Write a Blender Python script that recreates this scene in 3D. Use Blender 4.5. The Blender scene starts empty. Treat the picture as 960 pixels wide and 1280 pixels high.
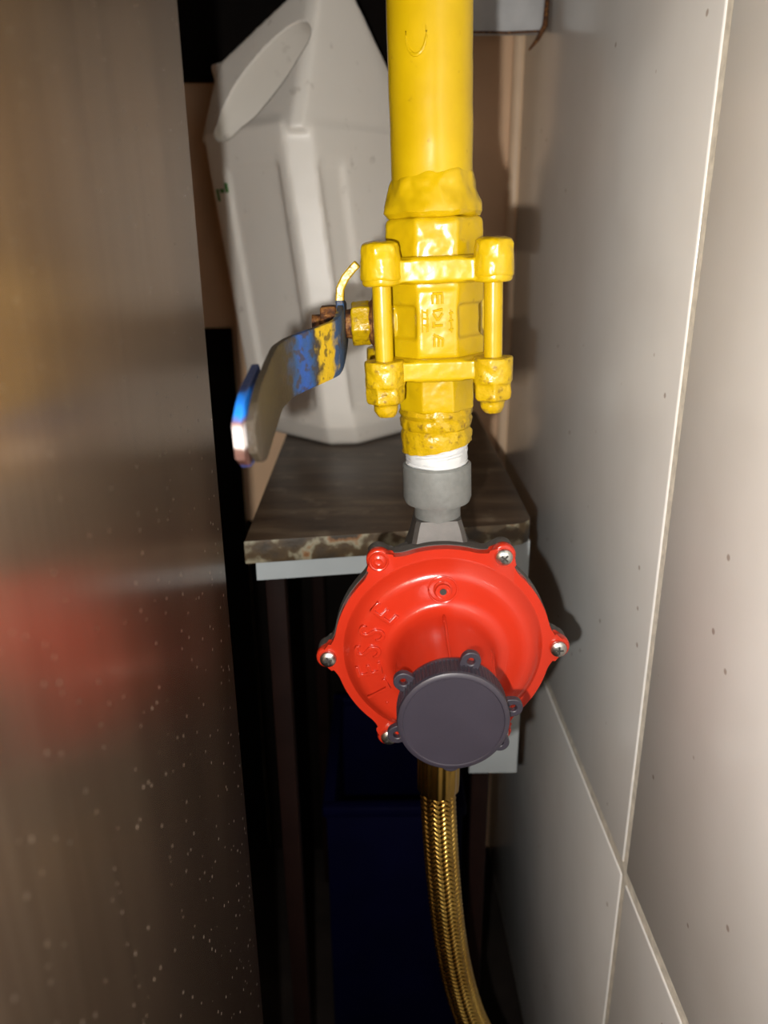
import bpy, bmesh, math, random
from mathutils import Vector, Matrix, noise
random.seed(7)
C = bpy.context.scene.collection
S = 0.001            # scene numbers are millimetres, the origin is the phone, the floor lies 700 mm below it
H = 700.0

def W(x, y, z):
    return Vector((x*S, y*S, (z+H)*S))

# ------------------------------------------------------------------ camera, light, exposure
cam_data = bpy.data.cameras.new('camera')
cam = bpy.data.objects.new('camera', cam_data)
C.objects.link(cam)
TH = math.radians(19.5); ROLL = 0.0092
cam.matrix_world = (Matrix.Translation(W(0, 0, 0)) @ Matrix.Rotation(math.pi/2 - TH, 4, 'X') @ Matrix.Rotation(-ROLL, 4, 'Z'))
cam_data.sensor_width = 36; cam_data.lens = 27.0
cam_data.clip_start = 0.01; cam_data.clip_end = 20
cam_data.dof.use_dof = True
cam_data.dof.focus_distance = 0.325
cam_data.dof.aperture_fstop = 9.6
bpy.context.scene.camera = cam

world = bpy.data.worlds.new('world'); bpy.context.scene.world = world
world.use_nodes = True
world.node_tree.nodes['Background'].inputs[0].default_value = (1.0, 0.93, 0.88, 1)
world.node_tree.nodes['Background'].inputs[1].default_value = 0.52

fl = bpy.data.lights.new('phone_flash', 'POINT')     # the phone's flash, beside its lens
fl.energy = 6.2; fl.color = (1.0, 0.97, 0.925); fl.shadow_soft_size = 0.003
flash = bpy.data.objects.new('phone_flash', fl); C.objects.link(flash)
flash.location = cam.matrix_world @ Vector((-0.020, -0.021, 0.0))

vs = bpy.context.scene.view_settings
vs.view_transform = 'Standard'; vs.look = 'None'; vs.exposure = 0.0; vs.gamma = 1.0; vs.use_curve_mapping = False

# ------------------------------------------------------------------ materials
class N:
    def __init__(self, name):
        self.m = bpy.data.materials.new(name); self.m.use_nodes = True
        self.t = self.m.node_tree; self.b = self.t.nodes['Principled BSDF']
        self.tc = self.t.nodes.new('ShaderNodeTexCoord')
    def link(self, a, b): self.t.links.new(a, b)
    def node(self, kind, **kw):
        n = self.t.nodes.new(kind)
        for k, v in kw.items(): setattr(n, k, v)
        return n
    def mapping(self, scale=(1,1,1), loc=(0,0,0), rot=(0,0,0)):
        n = self.node('ShaderNodeMapping'); n.inputs['Scale'].default_value = scale
        n.inputs['Location'].default_value = loc; n.inputs['Rotation'].default_value = rot
        self.link(self.tc.outputs['Object'], n.inputs[0]); return n.outputs[0]
    def noise(self, scale, detail=3, vec=None, rough=0.5):
        n = self.node('ShaderNodeTexNoise'); n.inputs['Scale'].default_value = scale
        n.inputs['Detail'].default_value = detail; n.inputs['Roughness'].default_value = rough
        self.link(vec if vec is not None else self.tc.outputs['Object'], n.inputs['Vector']); return n.outputs['Fac']
    def voronoi(self, scale, vec=None):
        n = self.node('ShaderNodeTexVoronoi'); n.inputs['Scale'].default_value = scale
        self.link(vec if vec is not None else self.tc.outputs['Object'], n.inputs['Vector']); return n
    def ramp(self, fac, stops, interp='LINEAR'):
        n = self.node('ShaderNodeValToRGB'); n.color_ramp.interpolation = interp
        el = n.color_ramp.elements
        while len(el) < len(stops): el.new(0.5)
        for e, (p, c) in zip(el, stops):
            e.position = p; e.color = (c[0], c[1], c[2], 1) if isinstance(c, (tuple, list)) else (c, c, c, 1)
        self.link(fac, n.inputs[0]); return n.outputs[0]
    def mix(self, fac, a, b, mode='MIX'):
        n = self.node('ShaderNodeMix', data_type='RGBA', blend_type=mode)
        for sock, v in ((n.inputs[0], fac), (n.inputs[6], a), (n.inputs[7], b)):
            if isinstance(v, (int, float)): sock.default_value = v
            elif isinstance(v, tuple): sock.default_value = (v[0], v[1], v[2], 1)
            else: self.link(v, sock)
        return n.outputs[2]
    def math(self, op, a, b=0.0):
        n = self.node('ShaderNodeMath', operation=op)
        for i, v in enumerate((a, b)):
            if isinstance(v, (int, float)): n.inputs[i].default_value = v
            else: self.link(v, n.inputs[i])
        return n.outputs[0]
    def bump(self, h, strength=0.3, dist=0.001):
        n = self.node('ShaderNodeBump'); n.inputs['Strength'].default_value = strength
        n.inputs['Distance'].default_value = dist; self.link(h, n.inputs['Height'])
        prev = self.b.inputs['Normal'].links
        if prev: self.link(prev[0].from_socket, n.inputs['Normal'])
        self.link(n.outputs[0], self.b.inputs['Normal'])
    def set(self, color=None, rough=None, metal=None, **kw):
        for nm, v in (('Base Color', color), ('Roughness', rough), ('Metallic', metal)):
            if v is None: continue
            if isinstance(v, tuple): self.b.inputs[nm].default_value = (v[0], v[1], v[2], 1)
            elif isinstance(v, (int, float)): self.b.inputs[nm].default_value = v
            else: self.link(v, self.b.inputs[nm])
        for k, v in kw.items(): self.b.inputs[k.replace('_', ' ')].default_value = v
        return self

def simple(name, color, rough=0.5, metal=0.0, var=0.12, nscale=60, bump=0.0, bscale=400, dist=0.0005, **kw):
    n = N(name)
    dark = tuple(c*(1-var) for c in color); lite = tuple(min(1, c*(1+var)) for c in color)
    n.set(n.ramp(n.noise(nscale), [(0.3, dark), (0.7, lite)]), rough, metal, **kw)
    if bump: n.bump(n.noise(bscale), bump, dist)
    return n.m

def sep(n, axis, vec=None):
    s = n.node('ShaderNodeSeparateXYZ'); n.link(vec if vec is not None else n.tc.outputs['Object'], s.inputs[0]); return s.outputs[axis]

# thick yellow enamel, a little grime in the brush drips
n = N('yellow_enamel')
base = n.ramp(n.noise(45), [(0.3, (.46, .30, .0018)), (0.7, (.53, .355, .003))])
grime = n.ramp(n.noise(260, 4), [(0.68, 0.0), (0.80, 1.0)])
n.set(n.mix(n.math('MULTIPLY', grime, 0.55), base, (.20, .11, .008)), 0.24, 0.0)
n.bump(n.noise(110, 1), 0.18, 0.0012); n.bump(n.noise(900, 2), 0.06, 0.0003)
YEL = n.m
n = N('yellow_enamel_dirty')
base = n.ramp(n.noise(45), [(0.3, (.43, .27, .0018)), (0.7, (.49, .325, .003))])
grime = n.ramp(n.noise(330, 5), [(0.56, 0.0), (0.70, 1.0)])
n.set(n.mix(n.math('MULTIPLY', grime, 0.75), base, (.13, .07, .01)), 0.32, 0.0)
n.bump(n.noise(260, 3), 0.55, 0.0012)
YELD = n.m
RED = simple('red_paint', (.47, .026, .009), 0.22, 0.0, 0.06, 30, 0.12, 900, 0.0002)
CAPM = simple('grey_plastic', (.026, .022, .032), 0.42, 0.0, 0.10, 50, 0.15, 900, 0.0002)
DIE = simple('cast_grey_metal', (.20, .21, .20), 0.45, 0.25, 0.10, 300, 0.35, 1600, 0.0002)
DIEB = simple('cast_grey_body', (.075, .068, .062), 0.5, 0.25, 0.10, 200, 0.3, 1200, 0.0002)
ZINC = simple('zinc_screw', (.62, .63, .60), 0.28, 1.0, 0.10, 400, 0.1, 900, 0.0002)
HOLE = simple('dark_slot', (.03, .028, .025), 0.6)
TAPE = simple('white_thread_tape', (.56, .58, .585), 0.45, 0.0, 0.04, 200, 0.2, 700, 0.0003)
n = N('rusty_steel')
n.set(n.ramp(n.noise(420, 5), [(0.3, (.030, .016, .010)), (0.5, (.13, .045, .012)), (0.66, (.30, .13, .03)), (0.8, (.42, .30, .05))]), 0.6, 0.2)
n.bump(n.noise(900, 4), 0.7, 0.0006); RUST = n.m
# lever: blue sleeve paint worn to steel with a yellow smear; bands run across the lever
n = N('worn_blue_and_yellow_paint')
x = n.math('MULTIPLY', sep(n, 0), 1000.0)
x = n.math('ADD', x, n.math('MULTIPLY', n.math('SUBTRACT', n.noise(170, 4), 0.5), 7.0))
f = n.math('DIVIDE', n.math('ADD', x, 66.0), 30.0)      # local x -66..-36 mm
BL = (.010, .060, .26); BR = (.030, .022, .012); DK = (.022, .020, .022); YE = (.46, .30, .006); BD = (.012, .05, .13)
band = n.ramp(f, [(0.0, BL), (0.10, DK), (0.20, BR), (0.35, BR), (0.42, BD), (0.49, BL), (0.58, BD), (0.64, DK), (0.69, YE), (0.82, YE), (0.87, BD), (1.0, BD)])
chips = n.ramp(n.noise(300, 6), [(0.54, 0.0), (0.60, 1.0)])
n.set(n.mix(n.math('MULTIPLY', chips, 0.75), band, (.032, .020, .010)), 0.55, 0.08)
n.bump(n.noise(700, 4), 0.6, 0.0006); LEV = n.m
n = N('blue_sleeve_paint')
zz = n.math('ADD', n.math('MULTIPLY', sep(n, 2), 1000.0), n.math('MULTIPLY', n.math('SUBTRACT', n.noise(200, 3), 0.5), 4.0))
f = n.math('DIVIDE', n.math('SUBTRACT', zz, 26.0), 30.0)
n.set(n.ramp(f, [(0.0, (.05, .012, .01)), (0.08, (.01, .11, .45)), (0.16, (.05, .02, .015)), (0.30, (.10, .05, .04)), (0.36, (.60, .56, .54)), (0.50, (.50, .46, .46)), (0.56, (.16, .08, .07)),
    (0.62, (.012, .17, .62)), (0.76, (.012, .13, .50)), (0.82, (.015, .02, .05)), (1.0, (.015, .03, .09))]), 0.35, 0.1)
n.bump(n.noise(600, 3), 0.4, 0.0005); SLEEVE = n.m
# braid: golden brass wire
n = N('brass_braid')
n.set(n.ramp(n.noise(35, 4), [(0.3, (.30, .17, .035)), (0.7, (.52, .35, .09))]), 0.24, 1.0)
BRASS = n.m
# glazed tile
n = N('glazed_white_tile')
vo = n.voronoi(48)
spot = n.ramp(vo.outputs['Distance'], [(0.0, 1.0), (0.05, 0.9), (0.08, 0.0)])
sc_ = n.node('ShaderNodeSeparateColor'); n.link(vo.outputs['Color'], sc_.inputs[0])
spotsel = n.ramp(sc_.outputs[0], [(0.66, 0.0), (0.68, 1.0)])
smear = n.ramp(n.noise(9, 4), [(0.4, (.84, .84, .82)), (0.7, (.77, .76, .73))])
n.set(n.mix(n.math('MULTIPLY', n.math('MULTIPLY', spot, spotsel), 0.6), smear, (.22, .12, .06)), 0.16, 0.0)
wav = n.mapping((30, 1.2, 1.2)); 
n.bump(n.noise(14, 1), 0.25, 0.002); n.bump(n.noise(700, 2), 0.05, 0.0003)
TILE = n.m
GROUT = simple('cream_grout', (.80, .76, .66), 0.75, 0.0, 0.18, 160, 0.4, 700, 0.0006)
PLASTER = simple('peach_plaster', (.82, .54, .33), 0.6, 0.0, 0.08, 12, 0.25, 160, 0.001)
STRIP = simple('peach_corner_strip', (.88, .64, .43), 0.4, 0.0, 0.06, 30)
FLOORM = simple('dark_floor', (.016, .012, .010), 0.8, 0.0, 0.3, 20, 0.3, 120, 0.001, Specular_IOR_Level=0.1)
UNLIT = simple('unlit_black', (.0045, .003, .0022), 0.8, 0.0, 0.3, 25, 0.3, 200, 0.001, Specular_IOR_Level=0.08)  # near-black base colour standing in for unlit darkness
GREYP = simple('grey_painted_metal', (.34, .37, .38), 0.5, 0.0, 0.06, 30, 0.1, 300, 0.0004)
WHITEW = simple('grey_white_paint', (.50, .50, .50), 0.6, 0.0, 0.10, 60, 0.3, 300, 0.0005)
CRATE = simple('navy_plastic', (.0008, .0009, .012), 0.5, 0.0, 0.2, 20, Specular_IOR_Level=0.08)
GREEN = simple('green_print', (.05, .22, .03), 0.5)
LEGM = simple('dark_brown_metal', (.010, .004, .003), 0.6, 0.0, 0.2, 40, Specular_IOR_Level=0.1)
# stainless steel panel, vertical brushing
n = N('brushed_brown_steel')
v = n.mapping((900, 260, 6))
br = n.noise(1.0, 4, v)
col = n.ramp(br, [(0.3, (.28, .19, .125)), (0.7, (.37, .265, .18))])
sm = n.ramp(n.noise(7, 4, n.mapping((1, 1.5, .4))), [(0.35, (.62, .60, .60)), (0.7, (1.0, 1.0, 1.0))])
col = n.mix(1.0, col, sm, 'MULTIPLY')
vd = n.voronoi(230); 
speck = n.ramp(vd.outputs['Distance'], [(0.0, 1.0), (0.09, 1.0), (0.145, 0.0)])
sel = n.node('ShaderNodeSeparateColor'); n.link(vd.outputs['Color'], sel.inputs[0])
pick = n.ramp(sel.outputs[0], [(0.80, 0.0), (0.82, 1.0)])
low = n.ramp(n.math('ADD', sep(n, 2), n.math('MULTIPLY', n.noise(9, 2), 0.25)), [(0.50, 1.0), (0.75, 0.05)])
dust = n.math('MULTIPLY', n.math('MULTIPLY', speck, pick), low)
n.set(n.mix(dust, col, (.68, .64, .56)), n.ramp(dust, [(0.0, 0.26), (1.0, 0.8)]), n.ramp(dust, [(0.0, 0.93), (1.0, 0.0)]))
n.b.inputs['Anisotropic'].default_value = 0.5
n.bump(br, 0.06, 0.0004); STEEL = n.m
# worn table top and its chipped edge
n = N('worn_dark_tabletop')
v = n.mapping((6, 26, 6))
c1 = n.ramp(n.noise(2.2, 5, v), [(0.30, (.024, .012, .006)), (0.55, (.060, .036, .020)), (0.72, (.12, .085, .052))])
c2 = n.ramp(n.noise(60, 5), [(0.60, 0.0), (0.70, 1.0)])
n.set(n.mix(n.math('MULTIPLY', c2, 0.5), c1, (.17, .13, .09)), 0.38, 0.0)
n.bump(n.noise(220, 4), 0.3, 0.0006); TOP = n.m
n = N('chipped_table_edge')
c1 = n.ramp(n.noise(55, 5), [(0.36, (.030, .020, .010)), (0.49, (.06, .035, .012)), (0.56, (.24, .22, .15)), (0.61, (.20, .09, .03)), (0.66, (.03, .02, .01))])
n.set(c1, 0.6, 0.0); n.bump(n.noise(220, 4), 0.6, 0.001); EDGE = n.m
# jug plastic
n = N('milky_plastic')
c = n.ramp(n.noise(7, 3), [(0.3, (.86, .81, .73)), (0.7, (.92, .88, .81))])
sc = n.ramp(n.noise(70, 5), [(0.66, 0.0), (0.74, 1.0)])
n.set(n.mix(n.math('MULTIPLY', sc, 0.30), c, (.30, .24, .18)), 0.38, 0.0)
n.b.inputs['Subsurface Weight'].default_value = 0.0
n.b.inputs['Subsurface Radius'].default_value = (.012, .009, .006)
n.bump(n.noise(60, 3), 0.15, 0.002); JUG = n.m

# ------------------------------------------------------------------ object helpers
def empty(name, loc, rot=None, **props):
    o = bpy.data.objects.new(name, None); o.empty_display_size = 0.01
    C.objects.link(o)
    M = Matrix.Translation(loc)
    if rot is not None: M = M @ rot
    o.matrix_world = M
    for k, v in props.items(): o[k] = v
    return o

def obj(name, bm, mat, parent=None, smooth=True, angle=35, **props):
    bmesh.ops.recalc_face_normals(bm, faces=bm.faces)
    me = bpy.data.meshes.new(name); bm.to_mesh(me); bm.free()
    mats = mat if isinstance(mat, (list, tuple)) else [mat]
    for m in mats: me.materials.append(m)
    if smooth:
        for p in me.polygons: p.use_smooth = True
        me.set_sharp_from_angle(angle=math.radians(angle))
    o = bpy.data.objects.new(name, me); C.objects.link(o)
    if parent is not None: o.parent = parent
    for k, v in props.items(): o[k] = v
    return o

def dup(o, parent=None, M=None):
    c = o.copy(); C.objects.link(c)
    if parent is not None: c.parent = parent
    if M is not None: c.matrix_basis = M
    return c

def box(bm, x0, x1, y0, y1, z0, z1, bev=0.0, seg=2):
    r = bmesh.ops.create_cube(bm, size=1.0)
    M = Matrix.Translation(((x0+x1)/2*S, (y0+y1)/2*S, (z0+z1)/2*S)) @ Matrix.Diagonal((abs(x1-x0)*S, abs(y1-y0)*S, abs(z1-z0)*S, 1))
    bmesh.ops.transform(bm, matrix=M, verts=r['verts'])
    if bev:
        es = list({e for v in r['verts'] for e in v.link_edges})
        bmesh.ops.bevel(bm, geom=es, offset=bev*S, segments=seg, affect='EDGES', profile=0.5)

def lathe(bm, prof, n=64, M=None, cap=True, fn=None):
    """prof: (radius, height) in mm, turned about local z"""
    rings = []
    for r, z in prof:
        ring = []
        for i in range(n):
            a = 2*math.pi*i/n
            p = Vector((r*math.cos(a), r*math.sin(a), z))
            if fn: p = fn(p, a)
            p = p*S
            if M is not None: p = M @ p
            ring.append(bm.verts.new(p))
        rings.append(ring)
    for A, B in zip(rings, rings[1:]):
        for i in range(n):
            j = (i+1) % n
            bm.faces.new((A[i], A[j], B[j], B[i]))
    if cap:
        bm.faces.new(rings[0][::-1]); bm.faces.new(rings[-1])

def prism(bm, pts, z0, z1, M=None, bev=0.0):
    """pts: (x,y) mm outline, extruded z0..z1"""
    A = [bm.verts.new(Vector((x, y, z0))*S) for x, y in pts]
    B = [bm.verts.new(Vector((x, y, z1))*S) for x, y in pts]
    n = len(pts); fs = []
    for i in range(n):
        j = (i+1) % n; fs.append(bm.faces.new((A[i], A[j], B[j], B[i])))
    fs.append(bm.faces.new(A[::-1])); fs.append(bm.faces.new(B))
    vs_ = A+B
    if bev:
        es = [e for e in {e for f in (fs[-1], fs[-2]) for e in f.edges}]
        r = bmesh.ops.bevel(bm, geom=es, offset=bev*S, segments=2, affect='EDGES', profile=0.5)
        vs_ = list({v for v in vs_ if v.is_valid} | set(r['verts']))
    if M is not None:
        bmesh.ops.transform(bm, matrix=M, verts=vs_)

def ngon(r, n, a0=0.0, cx=0, cy=0):
    return [(cx+r*math.cos(a0+2*math.pi*i/n), cy+r*math.sin(a0+2*math.pi*i/n)) for i in range(n)]

def tube(bm, pts, r, n=12):
    """pts: Vectors in mm"""
    rings = []; up = Vector((0, 0, 1))
    for i, p in enumerate(pts):
        t = (pts[min(i+1, len(pts)-1)]-pts[max(i-1, 0)]).normalized()
        a = t.cross(up)
        if a.length < 1e-3: a = t.cross(Vector((1, 0, 0)))
        a.normalize(); b = t.cross(a)
        rr = r[i] if isinstance(r, (list, tuple)) else r
        rings.append([bm.verts.new((p+a*rr*math.cos(2*math.pi*k/n)+b*rr*math.sin(2*math.pi*k/n))*S) for k in range(n)])
    for A, B in zip(rings, rings[1:]):
        for k in range(n):
            j = (k+1) % n; bm.faces.new((A[k], A[j], B[j], B[k]))
    bm.faces.new(rings[0][::-1]); bm.faces.new(rings[-1])

def remesh(o, voxel, smooth=4, lump=0.0, lscale=0.01):
    m = o.modifiers.new('melt', 'REMESH'); m.mode = 'VOXEL'; m.voxel_size = voxel*S; m.use_smooth_shade = True
    s = o.modifiers.new('soften', 'SMOOTH'); s.iterations = smooth; s.factor = 0.5
    if lump:
        tx = bpy.data.textures.new('lumps', 'CLOUDS'); tx.noise_scale = lscale
        d = o.modifiers.new('lumps', 'DISPLACE'); d.texture = tx; d.strength = lump*S; d.mid_level = 0.5

def struct(name, bm, mat, **kw):
    o = obj(name, bm, mat, **kw); o['kind'] = 'structure'; return o

def shift_up(bm):   # structure meshes are written in phone millimetres: lift them to the floor datum
    bmesh.ops.translate(bm, verts=bm.verts, vec=(0, 0, H*S))

# ------------------------------------------------------------------ the setting
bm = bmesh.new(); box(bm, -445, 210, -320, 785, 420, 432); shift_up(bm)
struct('added_ceiling', bm, UNLIT, smooth=False)  # unseen, added to keep ambient light out from above
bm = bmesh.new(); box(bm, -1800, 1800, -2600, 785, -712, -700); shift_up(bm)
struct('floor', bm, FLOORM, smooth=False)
bm = bmesh.new(); box(bm, -420, 160, 755, 780, -700, 420); shift_up(bm)
struct('wall_back', bm, PLASTER, smooth=False)
bm = bmesh.new(); box(bm, -445, -420, -320, 780, -700, 420); shift_up(bm)
struct('wall_left', bm, PLASTER, smooth=False)
# tiled wall: x = 136.7 - .0177 y, tiles in their own frame, face at x = 0
wallR = empty('wall_right', W(136.7, 0, 0), Matrix.Rotation(0.0177, 4, 'Z'), kind='structure')
bm = bmesh.new(); box(bm, 0.9, 25, -320, 756, -700, 420)
obj('grout_bed', bm, GROUT, wallR, smooth=False)
ys = [-320, -108, 334, 756]; zs = [-700, -332, 420]
for i in range(3):
    for j in range(2):
        bm = bmesh.new()
        box(bm, 0, 8, ys[i]+3.3, ys[i+1]-3.3 if i < 2 else 756, zs[j]+4.2, zs[j+1]-4.2, bev=1.2, seg=3)
        obj('tile', bm, TILE, wallR)
bm = bmesh.new(); lathe(bm, [(6.5, -700), (6.5, 420)], 24); bmesh.ops.translate(bm, verts=bm.verts, vec=(.1205, .7535, H*S))
struct('trim_1', bm, STRIP)

# steel panel on the left: side of a cabinet, folded at its far edge
sp = empty('steel_cabinet', W(-165, 40, -700), label='tall dark brushed steel cabinet side on the left, mirroring yellow and red, dusty below', category='cabinet')
bm = bmesh.new(); box(bm, -2, 0, -290, 248, 0, 1100, bev=0.5)
# (local: side panel face at x = +100)
bmesh.ops.translate(bm, verts=bm.verts, vec=(.100, 0, 0))
obj('side_panel', bm, STEEL, sp)
bm = bmesh.new(); box(bm, -252, 97.5, 246.5, 247.6, 0, 1100, bev=0.3)
obj('folded_edge', bm, STEEL, sp)
bm = bmesh.new(); box(bm, -252, 97.5, -288, 246, 0, 1098); obj('carcass', bm, LEGM, sp, smooth=False)  # unseen part, widened to block ambient light behind the steel side

# added near-black strip for the unlit top of the back wall, grey beam end beside the pipe
bm = bmesh.new(); box(bm, -205, 205, -12, 12, 0, 240, bev=1.5)
o = obj('added_dark_strip', bm, UNLIT); o.location = W(-175, 743, 130)
o['label'] = 'added dark strip for the unlit top of the back wall behind the jug'; o['category'] = 'dark_strip'
bb = empty('painted_beam', W(94, 694, 143), label='grey white painted beam end under the top edge, right of the yellow pipe', category='beam')
bm = bmesh.new(); box(bm, -30, 27, -44, -34, 0, 276, bev=2, seg=3)
obj('beam_body', bm, WHITEW, bb)
bm = bmesh.new()
tube(bm, [Vector((27.6, -45, 60)), Vector((28.0, -46, 30)), Vector((27, -46, 4)), Vector((22, -47, -5)), Vector((16, -47, -12))], [1.2, 1.5, 2.2, 1.6, .7], 8)
tube(bm, [Vector((-30, -44.5, .4)), Vector((0, -44.8, -.2)), Vector((26, -44.8, .6))], .9, 6)
obj('rust_drip', bm, RUST, bb, label='rust brown drip at the corner of the beam')

# ------------------------------------------------------------------ table in the back
tb = empty('small_table', W(5, 570, -700), label='small dark worn table with chipped edge and grey apron carrying the white jug', category='table')
ox, oy, oz = 5, 570, -700
def tp(x, y): return (x-ox, y-oy)
outl = [tp(-80, 407), tp(78, 431), tp(84, 433.5), tp(88, 438), tp(90, 445), tp(92, 750), tp(-88, 750)]
bm = bmesh.new(); prism(bm, outl, 524.5, 539, bev=1.2)
for f in bm.faces:
    f.material_index = 0 if f.normal.z > 0.7 and f.calc_center_median().z > .53 else 1
bm.normal_update()
for f in bm.faces: f.material_index = 0 if f.normal.z > 0.7 else 1
obj('tabletop', bm, [TOP, EDGE], tb, angle=25)
bm = bmesh.new(); prism(bm, [tp(-75, 412.5), tp(60, 433), tp(60, 437), tp(-75, 416.5)], 512, 524.5)
obj('apron', bm, GREYP, tb, smooth=False)
bm = bmesh.new(); box(bm, 57-ox, 90-ox, 440-oy, 443-oy, 352, 524.5, bev=.4); box(bm, 87-ox, 90-ox, 443-oy, 475-oy, 352, 524.5, bev=.4)
obj('leg_bracket', bm, GREYP, tb)
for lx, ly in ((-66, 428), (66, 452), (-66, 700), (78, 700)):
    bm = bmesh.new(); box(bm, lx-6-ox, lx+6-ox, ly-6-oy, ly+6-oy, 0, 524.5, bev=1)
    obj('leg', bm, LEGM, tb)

bm = bmesh.new(); box(bm, -114, 143, -4, 4, 0, 425, bev=1)  # added near-black sheet in place of the darkness below the table
o = obj('added_dark_sheet', bm, UNLIT); o.location = W(-28, 750, -700)
o['label'] = 'added low dark sheet standing in for the darkness underneath the table'; o['category'] = 'dark_sheet'
bm = bmesh.new(); box(bm, -80, 80, -4, 4, 0, 622, bev=1)  # added near-black sheet, darkens the gap left of the jug
o = obj('added_dark_sheet', bm, UNLIT); o.location = W(-224, 750, -700)
o['label'] = 'added tall dark sheet standing in for the darkness between the steel side and the jug'; o['category'] = 'dark_sheet'
# navy crate low behind the regulator
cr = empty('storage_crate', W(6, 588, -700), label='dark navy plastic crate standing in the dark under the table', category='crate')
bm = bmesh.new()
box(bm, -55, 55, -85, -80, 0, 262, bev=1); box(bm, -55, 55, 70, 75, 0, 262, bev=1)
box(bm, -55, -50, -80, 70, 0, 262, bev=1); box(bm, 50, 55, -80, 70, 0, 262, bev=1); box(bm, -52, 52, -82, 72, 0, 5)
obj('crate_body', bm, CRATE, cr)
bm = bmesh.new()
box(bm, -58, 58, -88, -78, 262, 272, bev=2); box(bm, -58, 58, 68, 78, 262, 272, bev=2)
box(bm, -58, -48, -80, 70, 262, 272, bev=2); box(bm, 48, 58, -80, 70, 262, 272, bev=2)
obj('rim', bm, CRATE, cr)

# ------------------------------------------------------------------ white jug
jr = Matrix.Rotation(math.radians(47), 4, 'Z')        # local x = b (to the right and back), local y = a (to the left and back)
jug = empty('plastic_jug', W(-32, 596, -161), jr, label='white plastic jug with angular shoulders and hollow handle standing on the dark table', category='jug')
LA, LB = 126, 126
def lean(p):
    q = jr.to_3x3() @ Vector(p); q.x -= 0.115*p[2]
    return jr.to_3x3().inverted() @ q
def jsec(ins, groove):
    g = groove; i = ins; ch = 16
    return [(ch+i, i), (ch+4+i, i+g), (40, i+g), (44, i), (LB-22, i), (LB-ch-i, i), (LB-i, ch+i), (LB-i, LA-46-i), (LB-46-i, LA-i), (ch+i, LA-i),
            (i, LA-ch-i), (i, LA-34), (i+g, LA-37), (i+g, ch+12), (i, ch+9), (i, ch+i)]
bm = bmesh.new()
rings = []
for z, i, g in ((0, 12, 0), (3, 8, 0), (18, 1, 0), (30, 0, 0), (36, 0, 3), (212, 0, 3), (218, 0, 0), (240, 0, 0), (252, 9, 0)):
    rings.append([bm.verts.new(lean((x, y, z))*S) for x, y in jsec(i, g)])
for A, B in zip(rings, rings[1:]):
    for k in range(len(A)):
        j = (k+1) % len(A); bm.faces.new((A[k], A[j], B[j], B[k]))
bm.faces.new(rings[0][::-1]); bm.faces.new(rings[-1])
hv = []
for x, y, z in ((8, 1, 236), (1, 8, 236), (1, LA-10, 236), (10, LA-1, 236), (LB-46, LA-1, 236), (LB-1, LA-46, 236), (LB-1, 10, 236), (LB-10, 1, 236),
                (LB-1, 12, 272), (LB-10, 3, 274), (LB-24, LA-50, 262),
                (50, 3, 338), (74, 3, 338), (46, 12, 338), (76, 14, 336), (22, LA-22, 292), (60, LA-20, 296), (34, LA-12, 286)):
    hv.append(bm.verts.new(lean((x, y, z))*S))
r = bmesh.ops.convex_hull(bm, input=hv)
# neck
NM = Matrix.Translation(lean((44, LA-10, 280))*S) @ Matrix.Rotation(math.radians(-14), 4, 'Y')
lathe(bm, [(15, -22), (15, 0), (12.5, 2), (12.5, 5)], 32, NM)
jb = obj('jug_body', bm, JUG, jug)
remesh(jb, 2.0, 5)
# hollow under the handle
cb = bmesh.new(); bmesh.ops.create_uvsphere(cb, u_segments=40, v_segments=24, radius=1.0)
dirv = (Vector((0, -76, 74))).normalized()
ax = (lean((40, 10, 322))-lean((6, 104, 250))).normalized(); 
nrm = jr.to_3x3().inverted() @ Vector((-.35, -.75, .45)); nrm.normalize()
side = ax.cross(nrm).normalized(); nrm = side.cross(ax).normalized()
cen = (lean((40, 10, 322))+lean((6, 104, 250)))/2 + side*(17 if side.z < 0 else -17) - ax*5
R = Matrix((ax, side, nrm)).transposed().to_4x4()
bmesh.ops.transform(cb, matrix=Matrix.Translation(cen*S) @ R @ Matrix.Diagonal((.055, .0215, .046, 1)), verts=cb.verts)
bmesh.ops.recalc_face_normals(cb, faces=cb.faces)
cme = bpy.data.meshes.new('hollow'); cb.to_mesh(cme); cb.free()
cutter = bpy.data.objects.new('hollow', cme)
C.objects.link(cutter); cutter.parent = jug
bo = jb.modifiers.new('hollow', 'BOOLEAN'); bo.operation = 'DIFFERENCE'; bo.object = cutter; bo.solver = 'EXACT'
jb2 = jb.modifiers.new('round', 'SMOOTH'); jb2.iterations = 3
# bake the jug so the cutter can go
bpy.context.view_layer.update()
dg = bpy.context.evaluated_depsgraph_get()
me = bpy.data.meshes.new_from_object(jb.evaluated_get(dg))
jb.modifiers.clear(); jb.data = me
for p in me.polygons: p.use_smooth = True
bpy.data.objects.remove(cutter)
# screw cap on the neck
bm = bmesh.new()
def capfn(p, a): 
    k = 1+0.03*(1 if math.sin(a*20) > 0 else -1)
    return Vector((p.x*k, p.y*k, p.z))
lathe(bm, [(13, 3), (14.2, 4), (14.2, 16), (13, 18), (2, 18.4)], 80, NM, fn=capfn)
obj('screw_cap', bm, JUG, jug, label='ribbed white screw cap')
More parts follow.
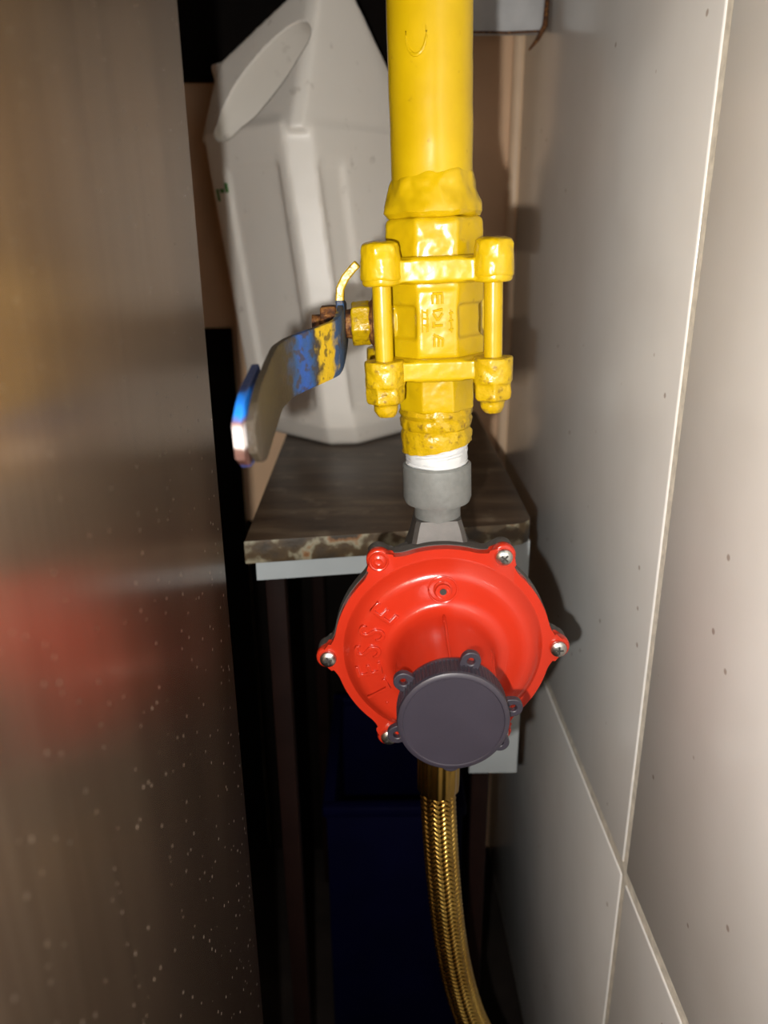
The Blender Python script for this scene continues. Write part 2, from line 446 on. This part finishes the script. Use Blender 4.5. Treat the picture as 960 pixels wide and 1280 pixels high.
# green print remnants on the left face
bm = bmesh.new()
for y, z, w, h in ((104, 196, 3, 9), (98, 199, 5, 3), (92, 201, 3, 7)):
    ps = [lean((-.3, y-w/2, z-h/2)), lean((-.3, y+w/2, z-h/2)), lean((-.3, y+w/2, z+h/2)), lean((-.3, y-w/2, z+h/2))]
    qs = [p+Vector((.8, 0, 0)) for p in ps]
    a_ = [bm.verts.new(p*S) for p in ps]; b_ = [bm.verts.new(p*S) for p in qs]
    bm.faces.new(a_); bm.faces.new(b_[::-1])
    for k in range(4): bm.faces.new((a_[k], a_[(k+1) % 4], b_[(k+1) % 4], b_[k]))
obj('print_mark', bm, GREEN, jug, smooth=False, label='small worn green print mark')

# ------------------------------------------------------------------ the pipe run: a frame that leans 1.7 degrees
TILT = Matrix.Rotation(-0.030, 4, 'Y')
def run_empty(name, z, **kw):
    base = W(21.3, 336, 0) + (TILT @ Vector((0, 0, z*S)))
    return empty(name, base, TILT, **kw)

def lump(amp, sc, seed=0):
    def fn(p, a):
        d = noise.noise(Vector((p.x/sc+seed, p.y/sc, p.z/sc)))*amp
        r = math.hypot(p.x, p.y)
        if r < 1e-6: return p
        return Vector((p.x*(1+d/r), p.y*(1+d/r), p.z))
    return fn

pipe = run_empty('gas_pipe', 21, label='thick yellow painted gas pipe coming down from above into the valve', category='pipe')
bm = bmesh.new()
lathe(bm, [(16.4, -6)]+[(16.4, z) for z in range(0, 420, 4)], 64, fn=lump(0.25, 14))
obj('pipe_body', bm, YEL, pipe)
bm = bmesh.new()
prof = [(15.5, 5.5), (16.8, 3.5), (17.4, 1), (17.6, -2), (18.4, -5), (19.6, -8), (20.0, -10.5), (18.5, -12.5), (15, -13.5)]
pp = []
for (r0, z0), (r1, z1) in zip(prof, prof[1:]):
    for k in range(3): pp.append((r0+(r1-r0)*k/3, z0+(z1-z0)*k/3))
pp.append(prof[-1])
def weldfn(p, a):
    q = lump(1.5, 9, 3)(p, a); q = lump(.45, 3.5, 9)(q, a); q.z += 1.1*noise.noise(Vector((math.cos(a)*2, math.sin(a)*2, 4.0))); return q
lathe(bm, pp, 140, fn=weldfn)
obj('weld_bead', bm, YEL, pipe, label='lumpy painted weld bead at the foot of the pipe')
# drip mark on the pipe front
bm = bmesh.new()
pts = []
for k in range(15):
    a = math.pi*(0.95+1.15*k/14)
    ph = -math.pi/2-.38+math.cos(a)*4/16.4
    pts.append(Vector((16.5*math.cos(ph), 16.5*math.sin(ph), 50+7*math.sin(a))))
tube(bm, pts, [0.25+0.45*math.sin(math.pi*k/14) for k in range(15)], 8)
obj('paint_drip', bm, YEL, pipe)

valve = run_empty('ball_valve', -88, label='yellow painted ball valve under the thick pipe, with long bolts and a worn side lever', category='valve')
Z0 = 88.0
def vz(z): return z+Z0          # run z -> valve local z
A8 = math.pi/8
# upper end: octagonal
bm = bmesh.new(); prism(bm, ngon(21.2, 8, A8), vz(-12), vz(8.5), bev=2.2)
o = obj('upper_end', bm, YEL, valve); remesh(o, 0.7, 5, 0.9, 0.006)
def flange(name, z0, z1):
    bm = bmesh.new(); prism(bm, ngon(25.8, 8, A8), vz(z0), vz(z1), bev=1)
    for sx in (-1, 1):
        for sy in (-1, 1):
            prism(bm, ngon(7.6, 20, 0, 22*sx, 22*sy), vz(z0), vz(z1), bev=1)
    box(bm, -22, 22, -24.5, 24.5, vz(z0+1), vz(z1-1)); box(bm, -24, 24, -22, 22, vz(z0+1), vz(z1-1))
    o = obj(name, bm, YEL, valve); remesh(o, 0.7, 4, 0.6, 0.007); return o
flange('upper_flange', -16.5, -6)
flange('lower_flange', -55, -45.5)
# centre body with recessed side windows
bm = bmesh.new()
prism(bm, ngon(19.6, 8, A8), vz(-52), vz(-12))
cuts = []
prism(bm, ngon(21.6, 8, A8), vz(-25), vz(-15), bev=1); prism(bm, ngon(21.6, 8, A8), vz(-47), vz(-38), bev=1)
box(bm, -8.6, 8.6, -20.6, 20.6, vz(-46), vz(-18), bev=1.5)
box(bm, -19.5, -17, -9, 9, vz(-46), vz(-16))
lathe(bm, [(10.5, 0), (10.5, 9)], 32, Matrix.Translation((-17*S, 0, vz(-32)*S)) @ Matrix.Rotation(-math.pi/2, 4, 'Y'))
o = obj('centre_body', bm, YEL, valve); remesh(o, 0.7, 3, 0.5, 0.007)
# raised casting marks, three worn columns
bm = bmesh.new()
def stroke(x0, z0, x1, z1, r=.55, y=-20.7):
    tube(bm, [Vector((x0, y, vz(z0))), Vector(((x0+x1)/2, y, vz((z0+z1)/2))), Vector((x1, y, vz(z1)))], r, 8)
for dx in (-1.9, 0, 1.9): stroke(dx, -20.3, dx, -24.2)
stroke(-2.1, -20.2, 2.1, -20.2)
stroke(-2, -27, 2, -26.2); stroke(-1.8, -27.5, 0, -30.5); stroke(0, -30.5, 2, -27.8); stroke(-2, -32.5, 2, -32.5); stroke(-1.6, -31, -1.6, -33.5)
stroke(-2, -36, 2.2, -38); stroke(-1.5, -37, -1.5, -41); stroke(.3, -37.5, .3, -41); stroke(2, -38, 1.8, -41)
for z in (-27, -29.5, -32): stroke(-6.2, z, -4.2, z-.4, .4); 
for z in (-28, -31, -34.5): stroke(4.4, z, 6.2, z+.4, .4)
stroke(-6.2, -26, -6.2, -35, .4); stroke(-4.1, -26, -4.1, -35, .4); stroke(5.2, -26.5, 5.6, -35.5, .35)
obj('casting_mark', bm, YEL, valve, label='worn raised casting marks on the front')
# bolts
for i, (sx, sy) in enumerate(((-1, -1), (1, -1), (-1, 1), (1, 1))):
    if i == 0:
        bm = bmesh.new()
        prism(bm, ngon(8.1, 6, .25), -13, 1.2, bev=1.5)
        lathe(bm, [(7.6, -14.5), (8.0, -13), (7.9, -5), (7.0, 1.5), (4, 2.6)], 24); bmesh.ops.scale(bm, vec=(1, 1, .86), verts=bm.verts)
        b0 = obj('bolt_head', bm, YELD if i else YEL, valve); remesh(b0, 0.6, 4, 1.0, 0.005)
        b0.location = (sx*22*S, sy*22*S, vz(-2)*S)
        bm = bmesh.new(); lathe(bm, [(3.7, 0), (3.7, 34)], 24, fn=lump(.25, 6)); 
        r0 = obj('bolt_rod', bm, YEL, valve); r0.location = (sx*22*S, sy*22*S, vz(-48)*S)
        bm = bmesh.new()
        lathe(bm, [(7.9, 2), (8.2, 0), (8.1, -8)], 24); prism(bm, ngon(8.0, 6, .1), -15.5, -2, bev=1.2)
        lathe(bm, [(5, -14), (5, -18.5), (3.4, -21)], 16)
        n0 = obj('bolt_nut', bm, YELD, valve, label='dirty yellow bolt nut with the bolt tip below'); remesh(n0, 0.6, 4, 1.1, 0.005)
        n0.location = (sx*22*S, sy*22*S, vz(-47.5)*S)
    else:
        rz = Matrix.Rotation([0, .4, 1, 2][i], 4, 'Z')
        dup(b0, valve, Matrix.Translation((sx*22*S, sy*22*S, vz(-2)*S)) @ rz)
        dup(r0, valve, Matrix.Translation((sx*22*S, sy*22*S, vz(-48)*S)))
        dup(n0, valve, Matrix.Translation((sx*22*S, sy*22*S, vz(-47.5)*S)) @ rz)
# lower end
bm = bmesh.new(); prism(bm, ngon(17.2, 8, A8), vz(-70), vz(-52), bev=1.2)
o = obj('lower_end', bm, YEL, valve); remesh(o, 0.6, 4, 0.6, 0.006)
bm = bmesh.new()
def colfn(p, a):
    q = lump(.8, 3.5, 5)(p, a)
    if p.z < vz(-84): q.z += 2.2*math.cos(a)+.8*noise.noise(Vector((math.cos(a)*3, math.sin(a)*3, 1)))
    return q
prof = [(13, -68), (15.6, -69), (16.2, -71.5), (15.4, -73.5), (16.0, -75), (15.6, -77.5), (14.8, -78.6), (15.7, -80), (15.9, -82.5), (15.6, -85), (15.4, -87.2), (12.5, -87.4)]
lathe(bm, [(r, vz(z)) for r, z in prof], 120, fn=colfn)
obj('threaded_collar', bm, YELD, valve, label='ragged yellow collar at the foot of the valve')
# stem on the left, along -x
SX = Matrix.Rotation(-math.pi/2, 4, 'Y')      # local z -> -x
def stemM(y=0): return Matrix.Translation((0, 0, vz(-32.5)*S)) @ SX
bm = bmesh.new()
lathe(bm, [(9, 20), (12.3, 20.5), (12.3, 22.5), (10, 23), (11.6, 23.6), (11.6, 26), (9.5, 26.5), (7.5, 29), (6, 38)], 48, stemM(), fn=lump(.8, 4, 2))
obj('rusty_washer', bm, RUST, valve, label='rust brown washers and stem')
bm = bmesh.new(); prism(bm, ngon(9.6, 6, .3), 27.2, 35.2, stemM(), bev=.8)
o = obj('packing_nut', bm, YELD, valve); remesh(o, .5, 3, .8, .004)
bm = bmesh.new(); lathe(bm, [(4.4, 33), (4.4, 52)], 24, stemM()); obj('stem', bm, RUST, valve)
bm = bmesh.new(); prism(bm, ngon(9.0, 6, .52), 41.2, 48.2, stemM(), bev=.8)
o = obj('stem_nut', bm, RUST, valve); remesh(o, .5, 3, .5, .004)
# lever plate: (x, y, zc, half height)
lv = empty('lever', (0, 0, 0), label='lever handle, blue and yellow paint worn to brown steel'); lv.parent = valve
def plate(bm, path, th, sub=6):
    # smooth the path, then sweep a flat bar
    P = []
    for k in range(len(path)-1):
        for s_ in range(sub):
            t = s_/sub
            P.append([path[k][i]*(1-t)+path[k+1][i]*t for i in range(4)])
    P.append(list(path[-1]))
    for _ in range(2):
        P = [P[0]]+[[(P[k-1][i]+2*P[k][i]+P[k+1][i])/4 for i in range(4)] for k in range(1, len(P)-1)]+[P[-1]]
    prev = None
    for k, (x, y, zc, hh) in enumerate(P):
        a = P[max(k-1, 0)]; b = P[min(k+1, len(P)-1)]
        t = Vector((b[0]-a[0], b[1]-a[1], 0)).normalized(); nn = Vector((t.y, -t.x, 0))*th/2
        ring = []
        for sgn, zz in ((1, -1), (1, -.9), (1, .9), (1, 1), (-1, 1), (-1, .9), (-1, -.9), (-1, -1)):
            sc = .72 if abs(zz) == 1 else 1.0
            ring.append(bm.verts.new((Vector((x, y, vz(zc+zz*hh)))+nn*sgn*sc)*S))
        if prev:
            for q in range(8): bm.faces.new((prev[q], prev[(q+1) % 8], ring[(q+1) % 8], ring[q]))
        else: bm.faces.new(ring[::-1])
        prev = ring
    bm.faces.new(prev)
bm = bmesh.new()
plate(bm, [(-39.2, 14, -33, 9), (-39.2, 0, -33.5, 11), (-39.2, -30, -36.5, 10.4), (-40.6, -37, -38, 10.4), (-55.5, -62, -40.5, 10.3), (-58.5, -75, -42, 10.6), (-58.4, -97, -45, 10.8), (-58.2, -118, -48, 10.6), (-58.4, -126, -49.0, 8.5), (-59.2, -129, -49.5, 4.5)], 2.8)
obj('lever_plate', bm, LEV, lv)
bm = bmesh.new()
plate(bm, [(-61.9, -96, -45, 10.9), (-61.8, -118, -48, 11.2), (-62, -127, -49.2, 9.4), (-62.6, -131, -49.8, 5.4)], 2.8)
obj('grip_sleeve', bm, SLEEVE, lv, label='remains of the blue grip sleeve at the lever tip')
# stop tab
bm = bmesh.new()
path = [(-39.2, -30), (-39.4, -22), (-39.0, -17.5), (-36.6, -13.2), (-33.2, -9.6), (-31.4, -8.0)]
prev = None
for k, (x, z) in enumerate(path):
    a = path[max(k-1, 0)]; b = path[min(k+1, len(path)-1)]
    t = Vector((b[0]-a[0], 0, b[1]-a[1])).normalized(); nn = Vector((t.z, 0, -t.x))*1.7
    c0 = Vector((x, 0, vz(z)))
    ring = [bm.verts.new((c0+nn*s1+Vector((0, y_, 0)))*S) for s1, y_ in ((1, -11), (1, -3), (-1, -3), (-1, -11))]
    if prev:
        for q in range(4): bm.faces.new((prev[q], prev[(q+1) % 4], ring[(q+1) % 4], ring[q]))
    else: bm.faces.new(ring[::-1])
    prev = ring
bm.faces.new(prev)
for f in bm.faces: f.material_index = 1 if f.calc_center_median().z > vz(-21)*S else 0
o = obj('stop_tab', bm, [LEV, YELD], lv, label='yellow tipped bent stop tab')
bv = o.modifiers.new('b', 'BEVEL'); bv.width = .0006; bv.segments = 2

# ------------------------------------------------------------------ regulator
RZ = -179.3
reg = run_empty('gas_regulator', RZ, label='round red gas regulator with raised lettering and dark grey cap, hanging under the valve', category='regulator')
def rz_(z): return z-RZ
YM = Matrix.Rotation(math.pi/2, 4, 'X')       # lathe z -> -y (towards the camera)
# thread tape, socket, neck (y = 0 axis)
bm = bmesh.new()
def tapefn(p, a):
    q = lump(.35, 2.6, 8)(p, a)
    if p.z > rz_(-92): q.z += 2.0*math.cos(a)
    q.z += .35*math.sin(3*a+p.z)
    return q
pr = []
for k in range(15):
    z = -84.5-13*k/14; r = 14.6-1.0*math.sin(k/14*math.pi*.9)+.35*(k % 2) if k < 12 else 13.4
    pr.append((r, rz_(z)))
lathe(bm, pr, 110, fn=tapefn)
obj('thread_tape', bm, TAPE, reg, label='white thread sealing tape above the grey socket')
bm = bmesh.new()
lathe(bm, [(12.5, rz_(-95.2)), (14.6, rz_(-95)), (15.5, rz_(-96)), (15.6, rz_(-111)), (14.8, rz_(-113.2)), (11.2, rz_(-114)), (10.6, rz_(-115)), (10.6, rz_(-120.5)), (10.2, rz_(-121.5))], 72)
obj('inlet_socket', bm, DIE, reg, label='matte grey metal inlet socket')
bm = bmesh.new()
# neck block spreading to the body
pv = []
for z, hw, y0, y1 in ((-120.5, 10.2, -10, 10), (-123, 11, -11, 10), (-130, 12.6, -13, 11), (-142, 17, -16, 12)):
    pv.append([bm.verts.new(Vector((x, y, rz_(z)))*S) for x, y in ((-hw, y0+2), (-hw+2, y0), (hw-2, y0), (hw, y0+2), (hw, y1), (-hw, y1))])
for A, B in zip(pv, pv[1:]):
    for k in range(6): bm.faces.new((A[k], A[(k+1) % 6], B[(k+1) % 6], B[k]))
bm.faces.new(pv[0][::-1]); bm.faces.new(pv[-1])
obj('inlet_neck', bm, DIEB, reg)
# outlines with six lugs
ANG = [math.radians(a) for a in (-1.3, 58.8, 121.5, 182.5, 240.0, 300.5)]
RL = 53.4
def lug_outline(rb, rl, n=360):
    pts = []
    for i in range(n):
        a = 2*math.pi*i/n
        r = rb
        for L in ANG:
            d = (a-L+math.pi) % (2*math.pi)-math.pi
            # ray / lug circle
            x = RL*math.cos(d); y2 = rl*rl-(RL*math.sin(d))**2
            if y2 > 0 and x > 0: r = max(r, x+math.sqrt(y2))
            # soft fillet
            w = abs(d)*rb
            if rl <= w < rl+7: r = max(r, rb+2.2*(1-(w-rl)/7)**2)
            elif w < rl: r = max(r, rb+2.2)
        pts.append((r*math.cos(a), r*math.sin(a)))
    return pts
bm = bmesh.new()
prism(bm, lug_outline(50.6, 5.2), 10, 16.8, YM, bev=.6)
lathe(bm, [(30, -24), (40, -20), (46, -6), (48, 6), (49, 11)], 96, YM)
lathe(bm, [(11, -60), (11.5, -30)], 40)     # outlet spigot downwards
obj('back_body', bm, DIEB, reg, label='grey cast metal back body')
bm = bmesh.new()
prism(bm, lug_outline(50.2, 5.6), 16.8, 21.6, YM, bev=1.1)
prof = [(48.5, 20), (47.6, 21.6), (46.9, 21.4), (46.2, 21.5), (45.4, 22.6), (43.5, 24.6), (41.5, 26.6), (39.5, 27.6), (37.5, 27.9), (34, 27.6), (30, 27.3), (27, 27.5), (25, 28.6), (23.6, 30.4), (22.6, 33), (21.9, 37), (21.2, 46), (20.4, 58), (20.2, 69), (18, 70)]
lathe(bm, prof, 160, YM)
obj('front_cover', bm, RED, reg, label='glossy red front cover', angle=50)
# ribs on boss + vent ring
bm = bmesh.new()
def ring_at(cx, cz, y, R_, r_):
    pts = [Vector((cx+R_*math.cos(2*math.pi*k/40), -y, cz+R_*math.sin(2*math.pi*k/40))) for k in range(41)]
    tube(bm, pts, r_, 8)
ring_at(0, 33.5, 27.8, 6.3, .45)
lathe(bm, [(4.2, 0), (4.2, 1.0), (3.5, 1.5), (3.4, 3.0), (2.4, 3.2), (1.5, 2.9), (1.3, 1.0)], 40, Matrix.Translation((0, -27.3*S, 33.5*S)) @ YM)
obj('vent', bm, RED, reg, label='small red ring shaped vent')
bm = bmesh.new(); lathe(bm, [(1.5, 0), (1.5, .5)], 20, Matrix.Translation((0, -29.9*S, 33.5*S)) @ YM)
obj('vent_hole', bm, HOLE, reg)
bm = bmesh.new()
box(bm, -.7, .7, -37.5, -30, 21.5, 23.2, bev=.5)
tube(bm, [Vector((.2, -34, 23.0)), Vector((.1, -42, 22.0)), Vector((0, -50, 21.1)), Vector((0, -66, 20.5))], [.4, .7, .7, .5], 10)
obj('parting_line', bm, RED, reg)
# raised lettering around the left of the face
def letter(ch, ang_deg, radius):
    cu = bpy.data.curves.new('letter', 'FONT'); cu.body = ch; cu.align_x = 'CENTER'; cu.align_y = 'CENTER'
    cu.size = 0.0172; cu.extrude = 0.0009; cu.bevel_depth = 0.0003; cu.bevel_resolution = 2; cu.offset = -0.00025
    to = bpy.data.objects.new('letter', cu); C.objects.link(to)
    bpy.context.view_layer.update()
    me = bpy.data.meshes.new_from_object(to.evaluated_get(bpy.context.evaluated_depsgraph_get()))
    bpy.data.objects.remove(to)
    me.materials.clear(); me.materials.append(RED); me.name = 'letter'
    o = bpy.data.objects.new('letter', me); C.objects.link(o); o.parent = reg
    a = math.radians(ang_deg)
    # text plane xz, facing -y; letter up points outward
    M = Matrix.Translation((radius*math.cos(a)*S, -27.75*S, radius*math.sin(a)*S)) @ Matrix.Rotation(math.pi/2, 4, 'X') @ Matrix.Rotation(a-math.pi/2, 4, 'Z') @ Matrix.Diagonal((.82, 1.0, 1, 1))
    o.matrix_basis = M
for ch, ang in (('L', 207), ('E', 189.5), ('S', 173), ('S', 157.5), ('E', 139.5)):
    letter(ch, ang, 34.2)
bm = bmesh.new(); bmesh.ops.create_uvsphere(bm, u_segments=16, v_segments=8, radius=.0007)
o = obj('raised_dot', bm, RED, reg); a = math.radians(221); o.location = (35.5*math.cos(a)*S, -.0278, 35.5*math.sin(a)*S)
# screws
def screw_bm():
    bm = bmesh.new()
    lathe(bm, [(3.0, -1), (3.7, 0), (3.95, .7), (3.7, 1.8), (2.8, 2.6), (1.6, 3.0)], 36)
    return bm
first = True
for k, L in enumerate(ANG):
    M = Matrix.Translation((RL*math.cos(L)*S, -21.8*S, RL*math.sin(L)*S)) @ YM
    if k == 2:       # this one is painted over in red, sunk
        bm = bmesh.new(); lathe(bm, [(4.4, -1), (4.6, .2), (4.1, .8), (3.6, .6), (3.3, -.3), (2.8, .1), (1.6, .5), (.8, .2)], 36)
        o = obj('painted_screw', bm, RED, reg, label='screw painted over in red'); o.matrix_basis = M
        continue
    if first:
        s0 = obj('screw', screw_bm(), ZINC, reg); s0.matrix_basis = M
        bm = bmesh.new(); box(bm, -2.0, 2.0, -.42, .42, 2.3, 3.06); box(bm, -.42, .42, -2.0, 2.0, 2.3, 3.07)
        x0 = obj('cross_slot', bm, HOLE, s0, smooth=False); first = False
    else:
        s = dup(s0, reg, M @ Matrix.Rotation(k*.5+.3, 4, 'Z')); dup(x0, s)
# grey plastic cap with knurled side and six loops
cap = empty('adjuster_cap', (0, 0, 0)); cap.parent = reg; cap['label'] = 'dark grey knurled plastic cap with small loops'
bm = bmesh.new()
NK = 84
def knurl(z0, z1, r):
    pts = []
    for i in range(NK*4):
        a = 2*math.pi*i/(NK*4); ph = i % 4
        pts.append(((r-(.55 if ph in (2, 3) else 0))*math.cos(a), (r-(.55 if ph in (2, 3) else 0))*math.sin(a)))
    prism(bm, pts, z0, z1, YM)
knurl(68.5, 77.3, 22.4)
lathe(bm, [(22.1, 66.8), (22.3, 68.6)], 96, YM)
obj('knurled_ring', bm, CAPM, cap, angle=25)
bm = bmesh.new()
lathe(bm, [(21.7, 76.5), (22.4, 77.4), (22.1, 78.6), (21.0, 79.2), (20.2, 79.2), (19.9, 78.8), (19.4, 78.8), (2, 78.9)], 128, YM)
obj('cap_face', bm, CAPM, cap)
for k, L in enumerate((142, 72, 3, 203, 268, 322)):
    if k == 0:
        bm = bmesh.new()
        no, ni = 24, 24
        out = [(4.0*math.cos(2*math.pi*i/24), 4.0*math.sin(2*math.pi*i/24)) for i in range(24)]
        out = [((x if x > 0 else x*1.5), (y*(1.0 if x > 0 else 1+.2*abs(x)/4))) for x, y in out]
        inn = [(1.5*math.cos(2*math.pi*i/24), 1.5*math.sin(2*math.pi*i/24)) for i in range(24)]
        V = [[bm.verts.new(Vector((x, y, z))*S) for x, y in ring] for ring in (out, inn) for z in (0, 3.0)]
        o0, o1, i0, i1 = V
        for i in range(24):
            j = (i+1) % 24
            bm.faces.new((o0[i], o0[j], o1[j], o1[i])); bm.faces.new((i0[i], i1[i], i1[j], i0[j]))
            bm.faces.new((o1[i], o1[j], i1[j], i1[i])); bm.faces.new((o0[i], i0[i], i0[j], o0[j]))
        l0 = obj('loop', bm, CAPM, cap)
        bv = l0.modifiers.new('b', 'BEVEL'); bv.width = .0004; bv.segments = 2; bv.limit_method = 'ANGLE'
        ob = l0
    else: ob = dup(l0, cap)
    ob.matrix_basis = YM @ Matrix.Rotation(math.radians(L), 4, 'Z') @ Matrix.Translation((24.4*S, 0, 69.5*S))

# ------------------------------------------------------------------ braided hose
hp = [(28.3, 336, -236), (27.5, 336, -255), (27.3, 336, -275), (28.8, 336, -305), (31.5, 336, -340), (35.5, 337, -378), (41.5, 338, -415), (50.5, 339, -450), (66, 342, -490), (80, 348, -530), (90, 356, -570), (96, 366, -620), (98, 374, -688)]
hose = empty('braided_hose', W(98, 374, -700), label='golden braided metal gas hose hanging from the underside of the red regulator', category='hose')
hb = Vector((98, 374, -700))
def catmull(pts, per):
    P = [Vector(p) for p in pts]; out = []
    for i in range(len(P)-1):
        p0 = P[max(i-1, 0)]; p1 = P[i]; p2 = P[i+1]; p3 = P[min(i+2, len(P)-1)]
        for k in range(per):
            t = k/per
            out.append(.5*((2*p1)+(-p0+p2)*t+(2*p0-5*p1+4*p2-p3)*t*t+(-p0+3*p1-3*p2+p3)*t**3))
    out.append(P[-1]); return out
path = catmull(hp[1:], 200)
# resample to 0.28 mm
res = [path[0]]; acc = 0
for a, b in zip(path, path[1:]):
    d = (b-a).length; acc += d
    if acc >= 0.30: res.append(b); acc = 0
NC = 16; NA = 192
verts = []; faces = []
import array
s_len = 0
for i, p in enumerate(res):
    t = (res[min(i+1, len(res)-1)]-res[max(i-1, 0)]).normalized()
    ax_ = t.cross(Vector((0, 1, 0))).normalized(); bx = t.cross(ax_)
    if i: s_len += (res[i]-res[i-1]).length
    for k in range(NA):
        u = k/NA*NC; c_ = int(u); fu = u-c_
        sl = fu if c_ % 2 == 0 else 1-fu
        w = (s_len/3.1+sl*.75) % 1.0
        hgt = math.sin(math.pi*w)**0.6*(0.55+.45*math.sin(math.pi*fu))
        r = 8.3+1.4*hgt
        a = 2*math.pi*k/NA
        verts.append(((p+ax_*r*math.cos(a)+bx*r*math.sin(a))-hb)*S)
for i in range(len(res)-1):
    for k in range(NA):
        j = (k+1) % NA
        faces.append((i*NA+k, i*NA+j, (i+1)*NA+j, (i+1)*NA+k))
me = bpy.data.meshes.new('braided_sleeve'); me.from_pydata(verts, [], faces); me.materials.append(BRASS)
for p in me.polygons: p.use_smooth = True
o = bpy.data.objects.new('braided_sleeve', me); C.objects.link(o); o.parent = hose
bm = bmesh.new()
def ferfn(p, a):
    k = 1+.025*math.sin(a*14); return Vector((p.x*k, p.y*k, p.z))
lathe(bm, [(9, 0), (10.8, 1.5), (11.1, 6), (11.1, 22), (10.4, 27), (11.4, 30), (11.4, 46), (9, 48)], 84,
      Matrix.Translation((Vector((27.4, 336, -276))-hb)*S), fn=ferfn)
obj('ferrule', bm, BRASS, hose, label='brass crimped ferrule')
